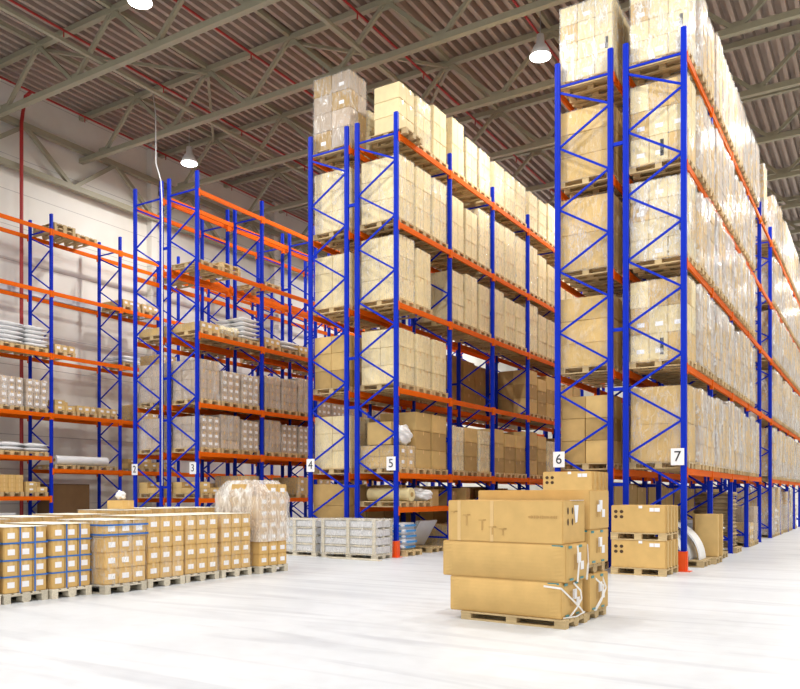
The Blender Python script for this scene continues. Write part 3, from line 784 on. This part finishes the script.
for k in range(12):
    place(T['tall', k % 3], 'carton_pallet_load', f'brown cartons on the shaded floor under row four, {ORD[k]} from near end', 'pallet load', (FX[4] - .6, sloty(k // 3, k % 3), 0), 0, 'floor loads under row four')
    if k < 9:
        place(T['squat', 0], 'carton_pallet_load', f'low cartons on the shaded floor under row three, {ORD[k]} from near end', 'pallet load', (FX[3] - .6, sloty(k // 3, k % 3), 0), 0, 'floor loads under row three')
# things on the floor under the wall rack
t = thing('plastic_bin', 'grey plastic bin on the floor under the wall rack', 'bin', (FX[1] - .5, 14.85, 0))
b = MB()
b.box((0, -.5, .45), (.8, .03, .9), 'greygoods'); b.box((0, .5, .45), (.8, .03, .9), 'greygoods'); b.box((.39, 0, .45), (.03, 1.03, .9), 'greygoods'); b.box((-.39, 0, .45), (.03, 1.03, .9), 'greygoods'); b.box((0, 0, .06), (.78, 1., .03), 'greygoods')
link('body', b.mesh('body'), t)
b = MB(); b.box((0, 0, .92), (.86, 1.08, .04), 'greygoods'); link('rim', b.mesh('rim', bevel=.01), t)
b = MB(); b.box((0, 0, .95), (.75, 1.55, 1.9), 'darkbrown'); tag(link('dark_crate', b.mesh('dark_crate', bevel=.015), None, (FX[1] - .62, Y0 + .92, 0)), 'tall dark brown crate on the floor under the white rolls', 'crate')
for k, y in enumerate([sloty(q // 3, q % 3) - Y0 for q in (3, 5, 6)]):
    place(T['squat', 0], 'carton_pallet_load', f'low wrapped cartons on the floor under the wall rack, {ORD[k]} past the dark crate', 'pallet load', (FX[1] - .6, Y0 + y, 0), 0, 'floor loads under the wall rack')

# ------------------------------------------------------------------ the row of carton pallets on the left
def ribbon_loop_h(lx, ly, z, w, mat):
    b = MB(); t = .004
    for s in (-1, 1): b.box((0, s * (ly / 2 + t / 2), z), (lx + 2 * t, t, w), mat); b.box((s * (lx / 2 + t / 2), 0, z), (t, ly, w), mat)
    return b.mesh('strap')
def ribbon_loop_v(lx, y, z0, z1, w, mat):
    b = MB(); t = .004
    for s in (-1, 1): b.box((s * (lx / 2 + t / 2), y, (z0 + z1) / 2), (t, w, z1 - z0), mat)
    b.box((0, y, z1 + t / 2), (lx + 2 * t, w, t), mat)
    return b.mesh('strap')
ROW = [(-10.52, 6.19), (-10.50, 6.905), (-10.45, 7.62), (-10.22, 8.43), (-10.33, 9.36), (-10.40, 10.25), (-10.42, 11.15)]
rdesc = ['crossed blue straps, cut by the picture edge', 'crossed blue straps, second of the strapped ones', 'crossed blue straps, beside the hazy wrapped one', 'hazy film and two blue bands near its top', 'clear film, next past the blue-banded one', 'clear film, second past the blue-banded one', 'clear film, beside the tall one']
PALN = pallet_mesh(1.2, .68, 'palewood')
GC = 'carton pallets in the floor row'
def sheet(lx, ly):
    b = MB(); b.box((0, 0, 0), (lx, ly, .006), 'littop'); return b.mesh('lit_top_sheet')  # pale sheet added on load tops; its colour paints in the bright lamp light
for k, (xf, yc) in enumerate(ROW):
    h = (.93, .93, .95, .99, 1.03, 1.03, 1.03)[k]
    parts = load_parts(3, 3, 4, h, 'golden', None if k < 3 else ('film' if k == 3 else 'filmlight'), 'x', seed=200 + k, pal=PALN if k < 3 else PALW, jitter=.004, ly=.67 if k < 3 else .8)
    ly = .67 if k < 3 else .8
    if k < 3:
        for z in (.146 + h * .25, .146 + h * .5, .146 + h * .76): parts.append(('strap', ribbon_loop_h(1.175, ly + .012, z + .0, .022, 'bluestrap'), (0, 0, 0), 0.))
        for y in (-.09, .14): parts.append(('strap', ribbon_loop_v(1.178, y, .14, .146 + h + .002, .022, 'bluestrap'), (0, 0, 0), 0.))
    parts.append(('lit_top_sheet', sheet(1.17, ly + .0), (0, 0, .146 + h + .006), 0.))
    if k == 3:
        for z in (.146 + h * .78, .146 + h * .93): parts.append(('strap', ribbon_loop_h(1.215, ly + .05, z, .028, 'bluestrap'), (0, 0, 0), 0.))
    place(parts, 'carton_pallet_load', 'labelled cartons on pallet with ' + rdesc[k], 'pallet load', (xf - .6, yc, 0), 0., GC)
parts = load_parts(3, 3, 7, 1.6, 'golden', None, 'x', seed=210, pal=PALW, jitter=.004, top=.6)
parts.append(('stretch_wrap', film_mesh(1.2, .83, .62, 1.82, 'filmwhite', 77, amp=.025, taper=.34, zt=1.5), (0, 0, 0), 0.))
place(parts, 'carton_pallet_load', 'tallest carton pallet of the floor row, capped in milky film', 'pallet load', (-10.30 - .6, 12.10, 0), -.05, GC)
# second row behind
for k in range(7):
    y = 6.2 + .95 * k; h = (.98, 1.0, 1.02, 1.04, 1.1, 1.12, 1.12)[k]
    place(load_parts(2, 2, 3, h, 'golden', 'filmlight', 'x', seed=230 + k, pal=PALW) + [('lit_top_sheet', sheet(1.14, .77), (0, 0, .146 + h + .006), 0.)], 'carton_pallet_load', f'carton pallet behind the floor row, only its top showing, {ORD[k]} from the open end', 'pallet load', (-12.45, y, 0), 0, 'carton pallets behind the floor row')
tag(link('carton', cget(.38, .30, .16, 'golden', tape=True), None, (-12.35, 10.05, 1.10 + .17), .15), 'small open carton lying on top of the back row of pallets', 'box')
crumple('crumpled_film', 'small white film scrap on the small carton behind the floor row', (-12.35, 10.05, 1.436), (.1, .08, .09), 'white', 9)

# ------------------------------------------------------------------ grey slatted pallets at the end of rows four and five
def slat_stack(label, loc, lx, ly, h, n, rz=0.):
    t = thing('slatted_goods_stack', label, 'pallet load', loc, rz, 'grey goods on pale pallets')
    b = MB(); hh = h / n
    pal = pallet_mesh(lx, ly, 'palewood', .12)
    link('pallet', pal, t)
    for k in range(n):
        z = .12 + k * (h - .12) / n; lh = (h - .12) / n
        b = MB(); b.box((0, 0, lh * .42), (lx - .05, ly - .05, lh * .80), 'greygoods'); link('goods_layer', b.mesh('goods_layer', bevel=.015), t, (0, 0, z))
        b = MB()
        for s in (-1, 1): b.box((0, s * (ly / 2 - .05), lh * .91), (lx, .1, lh * .16), 'palewood')
        b.box((0, 0, lh * .91), (lx, .1, lh * .16), 'palewood'); link('slat_layer', b.mesh('slat_layer'), t, (0, 0, z))
    b = MB()
    for x in (-lx / 2 + .05, 0, lx / 2 - .05):
        for s in (-1, 1): b.box((x, s * (ly / 2 + .008), h / 2 + .05), (.09, .016, h - .12), 'palewood')
    link('edge_board_frame', b.mesh('edge_board_frame'), t)
    link('stretch_wrap', film_mesh(lx + .02, ly + .05, .08, h + .015, 'film', int(lx * 100), amp=.012), t)
    return t
slat_stack('grey wrapped goods between pale slats before the sign four post', (-12.70, 16.02, 0), 1.34, .70, .93, 4)
slat_stack('grey wrapped goods between pale slats before the sign five post', (-11.02, 15.98, 0), 1.60, .72, .95, 4, 0.)
b = MB(); b.box((0, 0, .012), (1.5, .14, .024), 'palewood'); tag(link('wooden_plank', b.mesh('wooden_plank', bevel=.003), None, (-10.7, 15.45, 0), -.06), 'thin pale plank lying on the floor before the grey slatted goods', 'plank')

# ------------------------------------------------------------------ boxes with finger holes on pallets
def holed(loc, label, rz=0.):
    t = tag(link('holed_carton', None, None, loc, rz), label, 'box', 'holed boxes on pallets')
    sx, sy, sz = 1.02, 1.05, .52
    link('body', cget(sx, sy, sz, 'golden', holes=True, tape=False), t)
    b = MB()
    for j in range(4): b.box((sx / 2 + .012, -sy / 2 + .14 + j * (sy - .28) / 3, sz / 2), (.024, .12, sz - .02), 'tan')
    link('batten', b.mesh('batten'), t)
    b = MB(); b.box((.05, -sy / 2 - .004, sz - .03), (.07, .004, .05), 'paper'); b.box((.26, -sy / 2 - .004, sz - .08), (.08, .004, .07), 'paper'); b.box((.36, -sy / 2 - .004, sz - .08), (.1, .004, .07), 'paper'); link('paper_label', b.mesh('paper_label'), t)
PALH = pallet_mesh(1.04, 1.06, 'wood')
for x, n, where in ((-4.02, 2, 'by the sign seven post'), (-5.42, 3, 'by the sign six post')):
    for k in range(n):
        nm = ('lowest', 'middle', 'topmost')[k] if n == 3 else ('lower', 'upper')[k]
        pallet((x, 15.78, k * .668), f'square wooden pallet under the {nm} holed box {where}', 0, PALH, 'pallets of the holed boxes')
        holed((x, 15.78, k * .668 + .1445), f'{nm} tan box with four holes and battens {where}')

# ------------------------------------------------------------------ big strapped boxes in the foreground
def longbox(label, loc, rz, sx, sy, sz, bulge=0., marks=False, end='', mat='golden', straps=0):
    t = thing('long_carton', label, 'box', loc, rz, 'long cartons in the foreground stack')
    link('body', carton_mesh(sx, sy, sz, mat, tape=False, bulge=bulge), t)
    g = .004; yf = -sy / 2 - g; xe = sx / 2 + g + bulge * .3
    if marks:
        b = MB()
        for x in (-sx / 2 + .16, -sx / 2 + .62): b.box((x, yf + .002, sz / 2), (.045, .002, sz * .98), 'tape')
        for s in (-1, 1): b.box((sx * .2, -sy/2 + sy * .5, sz + .001), (sx * .5, .06, .002), 'tape')
        link('tape', b.mesh('tape'), t)
        b = MB()
        for k, (x, z, h) in enumerate(((-.62, .36, .03), (-.44, .32, .17), (-.22, .26, .16), (-.08, .18, .12), (.06, .16, .10))):
            b.box((x - sx * .04, yf, sz * (z / .5) ), (.10, .002, .010), 'faint'); b.box((x + .03 - sx * .04, yf, sz * (z / .5) + .004), (.045, .002, .014), 'faint')
            b.box((x - sx * .04, yf, sz * (z / .5) - h * .42), (.022, .002, h * .7), 'faint')
        R = random.Random(2); x = sx * .22
        while x < sx * .46:
            w = R.choice((.010, .014, .018)); b.box((x, yf, sz * .62), (w, .002, R.choice((.02, .026, .034))), 'faint'); x += w + .007
        link('print', b.mesh('print'), t)
    if 'h' in end:
        b = MB()
        for i in (0, 1):
            for j in (0, 1): b.disc((xe, -sy / 2 + .14 + .13 * i, sz - .12 - .13 * j), (0, .022, .0), (0, 0, .042), 'dark')
        link('hand_hole', b.mesh('hand_hole'), t)
    if 'p' in end:
        b = MB()
        for k in range(3):
            b.box((xe, -sy / 2 + .22 + k * .05, sz * .52), (.002, .022, sz * .42), 'faint')
        b.box((xe, sy * .05, sz * .62), (.002, .12, .12), 'paper'); b.box((xe, sy * .2, sz * .40), (.002, .1, .10), 'paper')
        link('paper_label', b.mesh('paper_label'), t)
    if 't' in end:
        b = MB()
        for y in (-sy / 2 + .09, sy * .12):
            b.box((xe, y, sz - .03), (.004, .09, .03), 'teal'); b.box((xe, y + .04, .03), (.004, .10, .025), 'teal')
        b.box((sx / 2 - .1, yf + .001, sz - .018), (.14, .003, .02), 'teal')
        link('corner_tape', b.mesh('corner_tape'), t)
    return t
def strap(box, pts, w=.022):
    b = MB()
    for p, q in zip(pts, pts[1:]): b.bar(p, q, .006, w, 'strap')
    link('strap', b.mesh('strap'), box)
AZ = -.06
def fg(u, v): # local coordinates in the foreground stack: u along the boxes, v away from the camera
    c, s = math.cos(AZ), math.sin(AZ); return (-3.11 + u * c - v * s, 8.75 + u * s + v * c)
PF = pallet_mesh(1.38, .66, 'wood', .105); PF2 = pallet_mesh(1.36, .66, 'wood', .105); PF3 = pallet_mesh(1.36, .66, 'wood', .12)
x, y = fg(-.69, .29); pallet((x, y, 0), 'wooden pallet carrying the front stack of three long boxes', AZ, PF, 'pallets of the long boxes')
x, y = fg(-.72, 1.03); pallet((x, y, 0), 'wooden pallet on the floor under the back stack of long boxes', AZ, PF2, 'pallets of the long boxes')
x, y = fg(-.80, .29); b1 = longbox('bottom long box of the front stack with crossed white straps', (x, y, .106), AZ, 1.49, .64, .425, .05, end='pt')
x, y = fg(-.83, .295); b2 = longbox('middle long box of the front stack, bulging and plain', (x, y, .532), AZ, 1.65, .64, .435, .05, end='pt')
x, y = fg(-.81, .31); b3 = longbox('top long box of the front stack with faint printed marks', (x, y, .968), AZ, 1.54, .66, .505, .0, True, end='h')
x, y = fg(-.78, 1.03); b4 = longbox('bottom long box of the back stack with white straps', (x, y, .106), AZ, 1.54, .64, .455, .012, end='pt')
x, y = fg(-.74, 1.03); pallet((x, y, .562), 'wooden pallet between the bottom and middle boxes of the back stack', AZ, PF3, 'pallets of the long boxes')
x, y = fg(-.78, 1.03); b5 = longbox('middle long box of the back stack resting on the raised pallet', (x, y, .683), AZ, 1.54, .64, .43, .008, end='pt')
x, y = fg(-.78, 1.03); b6 = longbox('top long box of the back stack behind the printed one', (x, y, 1.114), AZ, 1.55, .66, .485, .0, end='p')
X = .745 + .022
strap(b1, [(.55, -.375, .38), (X - .02, -.33, .36), (X + .02, -.12, .22), (X + .04, .08, .10), (X + .02, .26, .01)])
strap(b1, [(X, -.02, .40), (X + .04, .10, .30), (X + .045, .12, .20), (X + .03, .0, .10), (X + .01, -.16, .01)])
strap(b1, [(X, -.31, .02), (X + .05, -.05, .012), (X + .03, .26, .03)], .014)
X = .825 + .022
strap(b2, [(X + .04, -.12, .42), (X + .05, -.10, .22), (X + .04, -.12, .0)])
strap(b2, [(X + .04, .18, .42), (X + .06, .16, .2), (X + .04, .16, .0)])
X = .77 + .012
strap(b4, [(X - .02, -.14, .41), (X + .04, .02, .30), (X + .03, .0, .16), (X - .01, -.16, .0)])
strap(b4, [(X - .02, .12, .41), (X + .03, .14, .26), (X + .03, -.02, .12), (X - .01, -.12, .0)])
x, y = fg(-.02, .62)
b = MB(); b.poly([(0.776, -.02, .45), (0.776, .12, .45), (0.776, .08, .25), (0.776, 0.02, .24)], 'paper'); b.box((.765, .1, .507), (.03, .36, .004), 'paper')
link('packing_slip', b.mesh('packing_slip'), b3)
b = MB(); b.box((.779, -.02, .26), (.004, .12, .09), 'paper'); link('packing_slip', b.mesh('packing_slip'), b6)

# ------------------------------------------------------------------ hanging cable at rows two and three
b = MB(); xc = FX[3] - RD - GAP / 2; yc = Y0 - .12
b.tube([(-21.6, 18.9, 15.6), (-20.4, 18.0, 14.0), (xc - .5, yc + .2, 11.6), (xc - .05, yc, 10.9), (xc, yc, 10.2), (xc, yc, 6), (xc, yc, 1.8)], .018, 'white', 8)
tag(link('white_cable', b.mesh('white_cable', True)), 'white cable hanging from the roof down between rows two and three', 'cable')

# ------------------------------------------------------------------ world: even daylight fill, let in by leaving out the wall behind the camera
w = bpy.data.worlds.new('world'); sc.world = w; w.use_nodes = True
bg = w.node_tree.nodes['Background']; bg.inputs[0].default_value = (.93, .96, 1, 1); bg.inputs[1].default_value = .95

sc.view_settings.view_transform = 'Standard'; sc.view_settings.look = 'None'; sc.view_settings.gamma = 1; sc.view_settings.use_curve_mapping = False
sc.view_settings.exposure = .18
cy = sc.cycles
cy.use_denoising = True; cy.max_bounces = 7; cy.diffuse_bounces = 4; cy.glossy_bounces = 3; cy.transmission_bounces = 4; cy.transparent_max_bounces = 24
cy.caustics_reflective = False; cy.caustics_refractive = False; cy.sample_clamp_indirect = 6.
